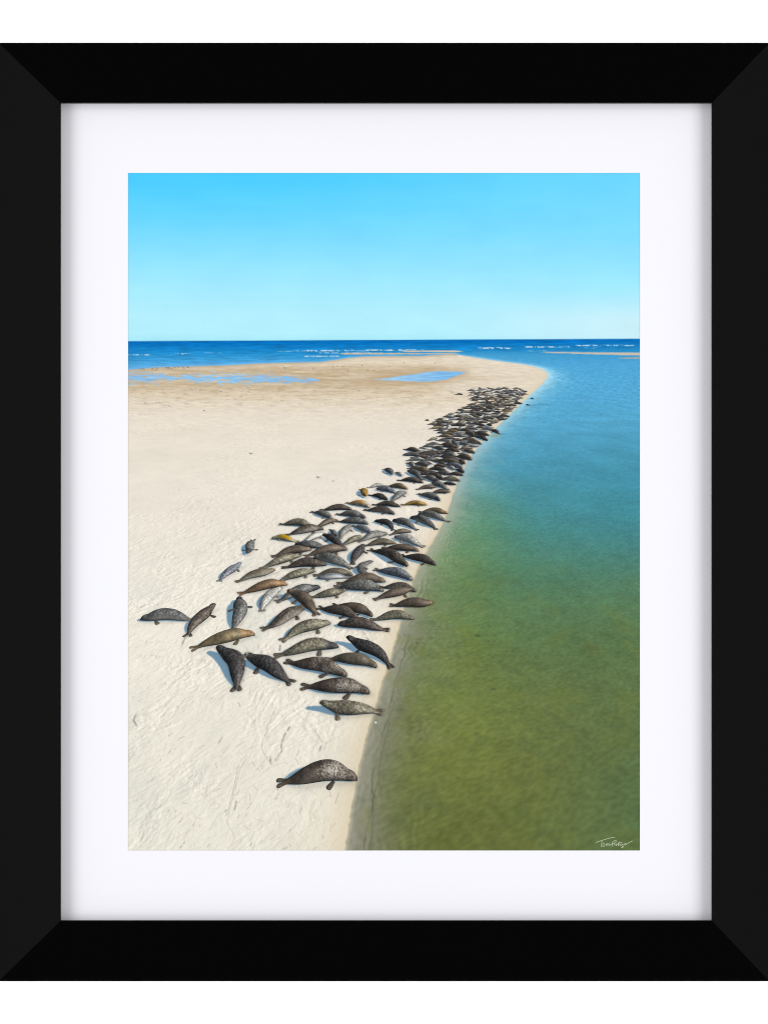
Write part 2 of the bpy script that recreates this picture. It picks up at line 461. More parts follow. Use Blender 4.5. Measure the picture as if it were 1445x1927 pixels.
# tracks: a height field of drag marks and flipper prints, lit from the right
HF = np.zeros(X.shape)
def sub(x0, x1, y0, y1):
    i0 = max(int((y0 - ys[0]) / STEP), 0); i1 = min(int((y1 - ys[0]) / STEP) + 2, NYG)
    j0 = max(int((x0 - xs[0]) / STEP), 0); j1 = min(int((x1 - xs[0]) / STEP) + 2, NXG)
    return slice(i0, i1), slice(j0, j1)
DARK = np.zeros(X.shape); LITE = np.zeros(X.shape)
def stroke(pts, w, dark, lite, off=None):
    """a scraped groove: shaded lip on its right bank, lit lip on its left"""
    p = np.array(pts)
    off = w * 1.1 if off is None else off
    sl = sub(p[:, 0].min() - 8, p[:, 0].max() + 8, p[:, 1].min() - 8, p[:, 1].max() + 8)
    if sl[0].stop <= sl[0].start or sl[1].stop <= sl[1].start: return
    x, y = X[sl], Y[sl]
    L = [tuple(q) for q in pts]
    wig = 0.6 * vnoise(x / 5, y / 5, int(abs(p[0, 0]) * 7) % 997)
    tap = smooth(-.75, .1, vnoise(x / 8, y / 8, int(abs(p[0, 1]) * 5) % 991))
    d = seg_dist(x + wig, y, L)
    w = w * 1.15
    DARK[sl] = np.maximum(DARK[sl], dark * tap * np.exp(-(d / w) ** 2))
    d2 = seg_dist(x + wig + off, y + 0.3 * off, L)
    LITE[sl] = np.maximum(LITE[sl], lite * tap * np.exp(-(d2 / (w * 1.1)) ** 2))

def cr(x0, y0, s, pts):   # crop coordinates to layout
    return [(x0 + a / s, y0 + b / s) for a, b in pts]
c6 = lambda pts: cr(242, 1300, 4.817, pts)
cA = lambda pts: cr(242, 1080, 4.817, pts)
cD = lambda pts: cr(500, 1180, 5.161, pts)
c5 = lambda pts: cr(500, 1380, 4.817, pts)
LINES = [
 (c6([(0, 490), (110, 400), (300, 320), (370, 300)]), .9, .30, .8), (c6([(80, 210), (140, 150), (240, 90), (420, 20)]), .9, .30, .9),
 (c6([(50, 280), (60, 230), (85, 200)]), 1.5, .75, .6), (c6([(48, 262), (75, 308)]), 1.6, .9, .4),
 (c6([(0, 965), (120, 905), (260, 830), (380, 740), (490, 640)]), 1.0, .34, .9), (c6([(160, 940), (250, 890)]), .9, .25, .8),
 (c6([(1030, 610), (985, 700), (975, 790), (945, 920), (910, 1050), (880, 1130)]), 1.0, .65, .9),
 (c6([(1060, 620), (1000, 720), (990, 790), (965, 910), (925, 1040), (890, 1180), (950, 1290), (960, 1330)]), .9, .6, .9),
 (c6([(960, 1330), (925, 1390), (900, 1430)]), 1.0, .3, .9), (c6([(965, 1070), (980, 1000)]), 1.3, .8, .5), (c6([(880, 1090), (885, 1070)]), 1.3, .7, .5),
 (c6([(1330, 160), (1290, 260), (1250, 380), (1215, 440), (1205, 520), (1260, 620), (1295, 670)]), 1.0, .65, .8),
 (c6([(1420, 390), (1385, 500), (1390, 540), (1330, 630)]), 1.2, .75, .7), (c6([(1285, 590), (1295, 660)]), 1.6, .8, .4),
 (c6([(1165, 10), (1130, 110), (1075, 160), (1085, 225)]), .9, .5, .8), (c6([(1095, 0), (1100, 30), (1140, 50)]), .9, .5, .7),
 (c6([(1150, 255), (1110, 310), (1125, 335)]), .9, .6, .7), (c6([(460, 600), (510, 680), (520, 720)]), .9, .3, .8),
 (c6([(520, 570), (560, 500), (590, 420)]), .9, .3, .9), (c6([(600, 400), (700, 375), (780, 365)]), .8, .2, .7),
 (c6([(1120, 640), (1150, 690), (1190, 720)]), 1.0, .55, .6), (c6([(570, 1095), (650, 1155)]), 1.0, .4, .7), (c6([(240, 1400), (250, 1340), (300, 1250)]), 1.0, .35, .9),
 (c6([(340, 1400), (400, 1360), (415, 1300)]), 1.0, .3, .8), (c6([(680, 1350), (740, 1320), (800, 1300)]), 1.0, .35, .8), (c6([(1120, 1440), (1150, 1380)]), 1.0, .3, .8),
 (c6([(820, 470), (850, 420)]), 1.2, .6, .5), (c6([(980, 500), (1040, 460)]), 1.2, .5, .8), (c6([(1190, 770), (1270, 690), (1420, 640)]), .9, .4, .7),
 (c6([(1040, 1210), (1090, 1250)]), 1.0, .5, .6), (c6([(1100, 1220), (1130, 1150), (1230, 1180)]), 1.0, .45, .7), (c6([(1340, 1390), (1420, 1310)]), 1.0, .4, .8),
 (cA([(480, 860), (560, 790), (615, 720), (700, 680)]), 1.0, .5, .8), (cA([(345, 695), (410, 630)]), .9, .3, .9), (cA([(420, 800), (540, 770)]), .9, .25, .9), (cA([(480, 655), (520, 570)]), 1.4, .8, .4),
 (cA([(590, 390), (610, 330), (700, 240), (800, 160), (860, 110)]), .9, .45, .9), (cA([(1060, 530), (1120, 430), (1150, 390)]), .9, .55, .8), (cA([(140, 830), (280, 750)]), .9, .25, .8),
 (cA([(60, 980), (140, 1060), (200, 1000), (170, 960)]), .9, .3, .9), (cA([(1100, 1080), (1110, 1000)]), .9, .5, .8), (cA([(1130, 1150), (1170, 1060), (1220, 1020)]), .9, .45, .9), (cA([(540, 1040), (640, 1000)]), .9, .3, .9),
 (cA([(1170, 690), (1180, 650)]), 1.3, .65, .7), (cA([(1200, 740), (1205, 700)]), 1.3, .75, .5), (cA([(1050, 650), (1100, 720)]), 1.0, .5, .7), (cA([(1370, 690), (1375, 650)]), 1.6, .85, .4),
 (cA([(1330, 810), (1410, 920)]), 1.0, .6, .6), (cA([(320, 320), (400, 380)]), .8, .15, .8), (cA([(110, 300), (150, 280)]), 1.6, .6, .9), (cA([(245, 630), (290, 600)]), 1.3, .35, .9),
 (cD([(0, 990), (60, 850), (100, 780)]), 1.0, .55, .8), (cD([(150, 1130), (180, 1050), (240, 960)]), 1.4, .85, .5), (cD([(140, 220), (145, 180)]), 1.6, .85, .4), (cD([(955, 60), (1000, 130)]), 1.4, .8, .3),
 (cD([(460, 990), (500, 1050), (545, 1110)]), 1.0, .6, .7), (cD([(310, 930), (390, 1000)]), 1.0, .4, .9), (cD([(360, 770), (380, 720)]), 1.2, .5, .9), (cD([(120, 410), (150, 450)]), 1.2, .65, .6),
 (c5([(140, 130), (155, 50), (180, 0)]), 1.4, .9, .5), (c5([(490, 150), (515, 70)]), 1.3, .85, .5), (c5([(470, 10), (510, 70)]), .9, .5, .7), (c5([(530, 140), (550, 80)]), 1.0, .6, .6), (c5([(40, 250), (45, 220)]), 1.4, .8, .4), (c5([(80, 250), (130, 170)]), 1.0, .5, .7),
 (c5([(630, 630), (660, 540)]), 1.2, .75, .6), (c5([(580, 520), (590, 570)]), 1.1, .65, .6), (c5([(200, 660), (225, 630)]), 1.2, .7, .7), (c5([(305, 715), (325, 670)]), 1.1, .65, .7), (c5([(65, 970), (200, 900), (310, 780)]), .9, .4, .9),
 (c5([(210, 890), (240, 850)]), 1.1, .7, .6), (c5([(270, 890), (340, 950)]), 1.0, .45, .8), (c5([(470, 1000), (560, 960)]), 1.0, .25, 1.0), (c5([(585, 890), (590, 820)]), 1.0, .5, .7), (c5([(265, 220), (300, 280)]), 1.0, .5, .7), (c5([(105, 490), (120, 550), (90, 590)]), 1.2, .65, .6),
]
for pts, w, dkk, lt in LINES:
    stroke(pts, w * 1.1, dkk * 1.1, lt)
# many small marks, sized by their distance
def mark_zone(n, xr, yr, dk_, lt_, length, ang0=0.9, spread=0.7):
    for _ in range(n):
        px = rng.uniform(*xr); py = yr[0] + (yr[1] - yr[0]) * rng.uniform() ** 0.8
        gx, gy, gd = ground(px, py)
        a = ang0 + rng.normal() * spread
        Lm = length * rng.uniform(.4, 1.6)
        cv = rng.normal() * .35
        pts = []
        for q in np.linspace(-.5, .5, 5):
            ax = gx + Lm * (q * math.cos(a) - cv * (q * q) * math.sin(a)); ay = gy + Lm * (q * math.sin(a) + cv * q * q * math.cos(a))
            pp = project(ax, ay, 0.0); pts.append((float(pp[0]), float(pp[1])))
        sc = 11.4 / gd
        stroke(pts, max(1.0 * sc, .55), dk_ * rng.uniform(.3, 1.0) * min(1, sc * 1.6), lt_ * rng.uniform(.4, 1.1) * min(1, sc * 1.6))
mark_zone(480, (240, 690), (1290, 1600), .42, .95, .32)
mark_zone(120, (240, 690), (1290, 1600), .75, .7, .14, 1.4, .4)
mark_zone(480, (240, 720), (1100, 1330), .45, .95, .32)
mark_zone(150, (240, 720), (1100, 1330), .85, .7, .14, 1.4, .4)
mark_zone(420, (240, 760), (960, 1140), .5, .95, .45)
mark_zone(160, (330, 800), (880, 1100), .95, .5, .22, .8, .6)
mark_zone(150, (400, 860), (880, 1000), .40, .7, .8)
mark_zone(90, (240, 860), (800, 900), .3, .5, 1.2)
on = smooth(0.15, 0.6, -pd / 10)
fine = vnoise(RX / .34, RY / .12, 81) * vis(.24) + 0.6 * vnoise(GX / .13, GY / .13, 82) * vis(.13)
kx_, ky_ = math.cos(.95), math.sin(.95)
AX = GX * kx_ + GY * ky_ + 1.0 * vnoise(GX / 1.7, GY / 1.7, 84); AY = -GX * ky_ + GY * kx_ + .5 * vnoise(GX / 1.3 + 4, GY / 1.1, 95)
fine2 = 0.62 * fbm(GX / .42 + .6 * vnoise(GX / .9, GY / .9, 84), GY / .6, 5, 83, .6) * vis(.5) + 0.42 * fbm(AX / 1.1, AY / .2, 5, 96, .62) * vis(.3) * (.4 + smooth(-.3, .4, vnoise(GX / 2.4, GY / 3, 101)))
Hh = 0.6 * fine2 + 0.22 * fine
gradx = np.gradient(Hh, axis=1) / STEP
gradm = 0.5 + np.clip(fbm(GX / 2.5, GY / 2.5, 3, 85) + .25, 0, 1)
relief = np.clip(-gradx * 0.62 * smooth(860, 1080, Y) * gradm / np.clip(MPP / .0129, .6, 9) ** -0.15, -.11, .08)
sand *= (1 + relief)[..., None]
# wind ripples on the open flat
rip = fbm(X / 9, (Y + .12 * X) / 1.7, 2, 86) * smooth(.0, .45, fbm(GX / 9, GY / 14, 2, 87) + .28 * smooth(560, 760, X)) * smooth(752, 785, Y) * smooth(1010, 900, Y)
sand *= (1 + 0.045 * rip)[..., None]
dots = smooth(.60, .72, vnoise(X / 4.2, Y / 2.0, 88)) * smooth(770, 830, Y) * smooth(-.1, .3, vnoise(X / 60, Y / 30, 89))
sand = mix(sand, (176, 164, 146), 0.33 * dots)
sand = mix(sand, (150, 144, 130), np.clip(1.0 * DARK, 0, .85))
sand = mix(sand, (84, 98, 128), np.clip((DARK - .55) * 1.1, 0, .5))
sand = mix(sand, (250, 246, 234), np.clip(LITE * .75, 0, .85))
# damp edge along the water
dampw = 0.40 + 0.10 * np.clip((GY - 8) / 10, 0, 6)
damp = np.exp(-(md / dampw) ** 1.6) * smooth(.0, 1.5, -pd + 1.5)
sand = mix(sand, (213, 197, 166), 0.70 * damp)
sand = mix(sand, (228, 214, 188), 0.40 * np.exp(-(md / (dampw * 2.6)) ** 2))
sand = mix(sand, (172, 160, 128), 0.55 * np.exp(-((pd + 0.5) / 2.2) ** 2) * smooth(900, 1050, Y))
edge2 = np.exp(-((pd + 1) / 2.0) ** 2) * (Y < 700) * (X < 860)
sand = mix(sand, (176, 160, 136), .5 * edge2)

# tide pools
q = X - 242
yc = np.interp(q, [0, 40, 120, 200, 300, 360], [711, 711, 712, 713, 714.5, 716.5])
hh = np.interp(q, [-20, 10, 60, 90, 130, 200, 270, 330, 352, 362], [9, 9, 8, 3.5, 8.5, 9.0, 8, 5, 3, 0])
st = fbm(X / 24, (Y + .03 * X) / 1.9, 4, 91, .6)
poolA = smooth(-.26, .22, 1 - np.abs(Y - yc) / np.maximum(hh, .01) + st * 1.2 - .32) * (hh > .3) * (np.abs(Y - yc) < 14)
POOLB = [(698, 714), (722, 713), (752, 708.5), (783, 704), (806, 700.5), (824, 698.8), (852, 699.6), (878, 701), (866, 705), (852, 710), (838, 715), (812, 718), (788, 719), (752, 717), (722, 716)]
pb_in = inside(X + 3 * vnoise(X / 12, Y / 2, 92), Y + 0.8 * vnoise(X / 9, Y / 3, 93), POOLB)
pbd = np.where(pb_in, 1, -1) * seg_dist(X + 3 * vnoise(X / 12, Y / 2, 92), Y + 0.8 * vnoise(X / 9, Y / 3, 93), POOLB + POOLB[:1])
poolB = smooth(-.9, .9, pbd)
wetB = np.exp(-np.clip(-pbd, 0, 99) / 7)
sand = mix(sand, (184, 160, 126), 0.55 * wetB * (1 - poolB))
pool = np.maximum(poolA, poolB) * sand_in
pcol = ramp(X, [(242, (140, 190, 230)), (400, (146, 196, 234)), (600, (134, 186, 230)), (720, (158, 204, 238)), (800, (140, 192, 234)), (870, (118, 180, 230))])
pcol *= (1 + .09 * fbm(X / 30, Y / 2, 2, 94))[..., None]
sand = mix(sand, np.zeros(3), np.zeros(X.shape))
sand = sand * (1 - pool[..., None]) + pcol * pool[..., None]
# gulls: a scatter of tiny birds on the flat
birds = [(296, 758, 0), (302, 757, 1), (275, 758.5, 1), (320, 764, 1), (363, 733.5, 1), (417, 736.5, 2), (468, 729.5, 1), (468, 737.5, 0), (378, 735, 0), (385, 772.5, 2), (473, 853, 3), (599, 897.5, 3), (628, 905, 1), (537, 692, 2),
         (627, 689.5, 0), (635, 689, 0), (645, 690, 0), (681, 688.5, 0), (655, 699, 0), (692, 697, 0), (704, 697, 0), (590, 693, 0), (675, 735, 0), (733, 690, 0), (760, 683, 0), (818, 684, 0)]
for k in range(46):
    birds.append((242 + 125 * rng.uniform() ** 1.0, 691 + rng.normal() * 2.2 + 3 * (1 if k % 5 == 0 else 0), 0))
for bx_, by_, kd in birds:
    sl = sub(bx_ - 8, bx_ + 8, by_ - 6, by_ + 6)
    x, y = X[sl], Y[sl]
    r = [.9, 1.3, 1.6, 2.2][kd]
    m_ = np.exp(-(((x - bx_) / (r * 1.3)) ** 2 + ((y - by_) / (r * .8)) ** 2))
    sand[sl] = mix(sand[sl], (92, 84, 78), np.clip(m_ * .85, 0, 1))
    if kd:
        m_ = np.exp(-(((x - bx_ - r * .4) / r) ** 2 + ((y - by_ + r * .8) / (r * .7)) ** 2))
        sand[sl] = mix(sand[sl], (246, 246, 244), np.clip(m_, 0, 1))

# ------------------------------------------------------------------ seals of the picture
# tail x, tail y, head x, head y, coat, bend, head lift, (label)
N = None
SEALS = [
 (530, 1476, 673, 1467, 'm', .07, .02, "dark seal with white-flecked flank, lying alone below all the others"),
 (715, 1342, 603, 1340, 'o', .02, .34, "olive-grey seal facing left with raised head, tail at the waterline"),
 (573, 1295, 696, 1307, 'm', .03, .04, "dark mottled seal just above the olive-grey one"),
 (543, 1248, 654, 1274, 'm', .02, .05, N), (615, 1243, 709, 1258, 'ob', .07, .02, N),
 (735, 1255, 651, 1213, 'k', .10, .30, "black-brown seal with raised head, pointing its tail at the water"),
 (523, 1236, 637, 1220, 'o', .06, .06, N), (533, 1205, 623, 1177, 'o', .08, .06, N), (727, 1187, 636, 1178, 'd', .03, .05, N),
 (546, 1286, 464, 1246, 'k', .06, .34, "black seal with pale face, rightmost of the lower left pair"),
 (445, 1298, 412, 1230, 'k', .14, .28, "black curved seal, leftmost of the lower left pair"),
 (366, 1222, 481, 1197, 'ot', .04, .04, "olive seal with golden brown head and neck"),
 (366, 1168, 266, 1168, 'gk', .05, .03, "grey seal lying farthest left on the sand"),
 (354, 1197, 409, 1146, 'd', -.06, .22, N), (440, 1187, 452, 1131, 'gk', .06, .12, N), (494, 1150, 532, 1113, 'p', -.12, .16, "pale grey curved seal beside the left edge of the group"),
 (454, 1119, 541, 1102, 'bt', .05, .04, "brown seal with golden head and tail flippers"), (448, 1095, 519, 1078, 'ob', .03, .12, N), (414, 1094, 457, 1066, 'u', -.04, .2, "blue-grey seal apart on the left side"),
 (476, 1018, 466, 1046, 'g', .02, .1, "small grey seal alone on the far left of the group"),
 (498, 1185, 573, 1147, 'd', .05, .12, N), (594, 1158, 543, 1122, 'b', .10, .28, N), (524, 1133, 603, 1110, 'gk', .07, .12, N), (585, 1126, 652, 1119, 'o', .02, .22, N),
 (601, 1146, 674, 1166, 'd', .02, .04, N), (628, 1141, 702, 1163, 'b', .05, .05, N), (701, 1168, 780, 1166, 'o', .07, .02, N), (737, 1140, 815, 1140, 'b', -.02, .10, "brown seal half in the shallow water"),
 (707, 1129, 778, 1114, 'b', .01, .12, N), (717, 1107, 783, 1115, 'd', .09, .03, N), (632, 1107, 722, 1114, 'g', .03, .03, N), (639, 1100, 725, 1096, 'b', .05, .03, N),
 (658, 1088, 597, 1091, 'u', .03, .06, "blue-grey seal lying on its back, pale belly up"), (594, 1084, 664, 1085, 'ob', .09, .03, N), (525, 1096, 594, 1079, 'o', .05, .08, N),
 (535, 1069, 615, 1065, 'd', .04, .02, N), (495, 1071, 567, 1050, 'o', .04, .10, N), (515, 1048, 587, 1037, 'b', .04, .05, N), (618, 1034, 554, 1029, 'gk', .03, .05, N), (577, 1048, 654, 1037, 'b', .05, .05, N),
 (659, 1071, 590, 1053, 'g', .08, .05, N), (707, 1074, 776, 1094, 'u', .03, .04, N), (709, 1089, 702, 1060, 'gk', -.42, .1, "dark grey seal bent into a half circle"),
 (756, 1047, 821, 1066, 'd', .02, .05, N), (694, 1034, 771, 1072, 'd', .06, .06, N), (663, 1062, 686, 1031, 'k', -.03, .14, N), (722, 1033, 788, 1039, 'b', .03, .03, N), (686, 1028, 745, 1024, 'ob', .05, .03, N),
 (664, 991, 698, 1006, 'u', .02, .06, N), (645, 1031, 608, 1012, 'k', .06, .16, "blue-black seal in the middle of the group"), (622, 998, 635, 1013, 'g', .0, .12, N), (639, 1014, 661, 993, 'g', -.03, .14, N), (643, 1027, 679, 1011, 'o', .08, .05, N),
 (675, 1020, 729, 1007, 'g', .04, .05, N), (795, 1030, 742, 1013, 'p', .03, .05, N), (734, 1008, 775, 1003, 'ob', .10, .03, N), (819, 997, 771, 977, 'gk', .08, .04, N), (843, 983, 786, 970, 'g', .06, .04, N),
 (790, 964, 843, 968, 'ot', .05, .02, N), (784, 998, 738, 982, 'g', .06, .03, N), (740, 999, 704, 983, 'k', .16, .05, N), (636, 983, 693, 988, 'gk', .03, .03, N), (635, 969, 688, 977, 'g', .03, .04, N), (587, 965, 624, 979, 'g', .06, .05, N),
 (687, 961, 743, 969, 'd', .04, .02, N), (605, 961, 662, 960, 'd', .04, .02, N), (757, 951, 803, 952, 'y', .05, .03, "golden brown seal lying apart, right of the group's upper end"), (703, 951, 753, 955, 'd', .05, .02, N), (653, 948, 696, 957, 'py', .05, .05, "pale seal with a golden back"),
 (787, 931, 828, 944, 'g', .02, .03, N), (809, 930, 847, 928, 'd', .05, .06, N), (828, 911, 858, 914, 'k', .02, .05, N), (842, 922, 811, 911, 'g', .02, .05, N), (784, 922, 821, 919, 'b', .06, .05, N), (738, 944, 764, 930, 'g', -.05, .10, N),
 (696, 933, 729, 943, 'k', .05, .04, N), (680, 922, 690, 938, 'y', .0, .12, "golden brown seal facing the viewer at the upper left"), (749, 930, 708, 922, 'u', .04, .05, N), (728, 916, 767, 922, 'ot', .04, .03, N), (692, 919, 724, 915, 'p', .04, .03, N),
 (750, 905, 796, 910, 'd', .04, .02, N), (795, 904, 767, 889, 'gk', .04, .08, N), (744, 890, 757, 898, 'p', .0, .05, N), (722, 884, 738, 896, 'gk', .05, .06, N),
 (529, 988, 588, 993, 'o', .06, .02, N), (595, 994, 635, 981, 'b', .03, .05, N), (542, 1008, 609, 998, 'd', .03, .04, N), (559, 1021, 512, 1015, 'y2', .06, .04, "mustard yellow backed seal with pale belly"), (567, 1023, 609, 1006, 'p', .05, .07, N),
]
mc = lambda *a: (740 + a[0] / 4.516, 720 + a[1] / 4.516, 740 + a[2] / 4.516, 720 + a[3] / 4.516)
MID = [((95, 572, 225, 598), 'd'), ((300, 572, 218, 562), 'p'), ((290, 585, 372, 588), 'p'), ((330, 555, 428, 588), 'gk'), ((285, 525, 388, 530), 'g'), ((195, 612, 375, 628), 'd'), ((155, 642, 312, 650), 'd'), ((115, 668, 268, 662), 'g'),
       ((115, 688, 175, 728), 'g'), ((170, 692, 322, 725), 'gk'), ((230, 685, 332, 705), 'b'), ((325, 668, 440, 702), 'ob'), ((325, 712, 450, 725), 'd'), ((360, 662, 588, 706), 'ob'), ((430, 700, 588, 738), 'u'), ((290, 738, 452, 760), 'd'),
       ((160, 740, 322, 780), 'ot'), ((345, 772, 502, 795), 'gk'), ((290, 788, 422, 828), 'd'), ((245, 805, 382, 855), 'g'), ((382, 828, 565, 846), 'ob'), ((460, 778, 592, 800), 'b'), ((530, 742, 598, 778), 'k'), ((450, 718, 522, 752), 'p'),
       ((405, 604, 538, 655), 'g'), ((380, 632, 500, 648), 'd'), ((520, 632, 668, 668), 'b'), ((550, 606, 628, 622), 'p'), ((580, 582, 692, 610), 'ob'), ((430, 574, 562, 594), 'd'), ((405, 594, 515, 616), 'k'), ((405, 546, 552, 566), 'd'),
       ((390, 530, 520, 545), 'd'), ((545, 525, 652, 545), 'g'), ((545, 572, 670, 566), 'ob'), ((365, 495, 482, 508), 'gk'), ((295, 496, 372, 484), 'o'), ((370, 464, 502, 466), 'ot'), ((480, 500, 590, 500), 'd'), ((560, 488, 705, 500), 'd'),
       ((500, 462, 622, 466), 'g'), ((590, 430, 692, 468), 'd'), ((668, 436, 812, 460), 'd'), ((690, 462, 800, 502), 'k'), ((430, 424, 560, 432), 'ot'), ((540, 408, 668, 424), 'b'), ((470, 376, 462, 402), 'p'), ((290, 358, 378, 362), 'o'),
       ((345, 366, 422, 388), 'd'), ((385, 366, 452, 372), 'g'), ((268, 322, 302, 330), 'ot'), ((355, 318, 442, 320), 'o'), ((400, 332, 472, 324), 'p'), ((520, 105, 590, 110), 'd'), ((455, 280, 515, 272), 'gk'), ((512, 262, 572, 262), 'g'), ((620, 120, 690, 105), 'o'),
       ((900, 441, 830, 416), 'k'), ((1192, 142, 1160, 139), 'k'), ((1162, 196, 1120, 195), 'k')]
ALL = []
for r_ in SEALS:
    ALL.append(dict(p=r_[:4], c=r_[4], b=r_[5], h=r_[6], lab=r_[7], key=True))
for r_ in MID:
    ALL.append(dict(p=mc(*r_[0]), c=r_[1], b=rng.uniform(0, .07), h=rng.uniform(.02, .1), lab=None, key=False))
# the packed far end of the colony
LB = lambda y: np.interp(y, [731, 736, 745, 755, 763, 772, 780, 790, 797, 806, 816, 826, 840, 852, 872, 886, 900], [905, 884, 890, 888, 886, 872, 848, 842, 812, 816, 832, 826, 808, 778, 775, 786, 806])
RB = lambda y: np.interp(y, [731, 736, 745, 755, 763, 775, 790, 800, 815, 826, 850, 870, 885, 900], [978, 986, 986, 976, 970, 958, 944, 926, 912, 898, 880, 872, 862, 852])
placed = []
coats = ['d', 'd', 'd', 'gk', 'gk', 'g', 'o', 'ob', 'gk', 'k', 'k', 'u', 'u', 'd', 'd', 'p', 'ot', 'd']
for sd in ALL:
    placed.append(((sd['p'][0] + sd['p'][2]) / 2, (sd['p'][1] + sd['p'][3]) / 2))
N0 = len(placed)
for _ in range(16000):
    y = 732 + 166 * rng.uniform() ** 1.3
    x = rng.uniform(LB(y), RB(y))
    if y < 733 + 8 * float(np.clip((955 - x) / 60, 0, 1)) + 2.5 * math.sin(x * .21) and rng.uniform() < .85: continue
    if float(vnoise(np.array([x / 13.0]), np.array([y / 5.0]), 99)[0]) > .22: continue
    sc = 16.0 / 112 * 0
    d = float(ground(x, y)[2]); Lp = 1.95 * FOC / d
    ok = True
    for (a, b) in placed:
        if ((a - x) / (Lp * .50)) ** 2 + ((b - y) / (Lp * .14)) ** 2 < 1: ok = False; break
    if not ok: continue
    placed.append((x, y))
    if len(placed) - N0 > 250: break
for x, y in placed[N0:]:
    gx, gy, d = ground(x, y)
    a = rng.normal() * .55 - .25
    if rng.uniform() < .25: a += math.pi
    if rng.uniform() < .12: a = rng.uniform(0, 6.28)
    L = rng.uniform(1.5, 2.25)
    t = project(gx - L / 2 * math.cos(a), gy - L / 2 * math.sin(a), 0); h = project(gx + L / 2 * math.cos(a), gy + L / 2 * math.sin(a), 0)
    ALL.append(dict(p=(float(t[0]), float(t[1]), float(h[0]), float(h[1])), c=coats[rng.randint(len(coats))], b=rng.uniform(-.03, .09), h=rng.uniform(.02, .2), lab=None, key=False, fat=rng.uniform(.84, 1.0)))

SUN = np.array([0.76, -0.27, 0.58]); SUN /= np.linalg.norm(SUN)     # sun of the pictured scene: right, a little behind the viewer
COAT = {'d': (69, 63, 57), 'b': (80, 71, 62), 'g': (92, 92, 88), 'o': (92, 88, 75), 'k': (57, 55, 54), 'y': (122, 100, 62), 'p': (132, 130, 125), 'u': (92, 95, 99),
        'm': (76, 68, 60), 'gk': (80, 80, 78), 'ob': (87, 80, 69), 'ot': (94, 85, 66), 'bt': (88, 72, 56), 'py': (142, 130, 108), 'y2': (136, 130, 108)}
PS = [0, .05, .10, .18, .28, .40, .52, .63, .73, .80, .855, .905, .945, .975, .99, 1]
PR = [.17, .24, .35, .56, .78, .93, 1.0, .99, .88, .71, .56, .50, .42, .29, .20, .06]

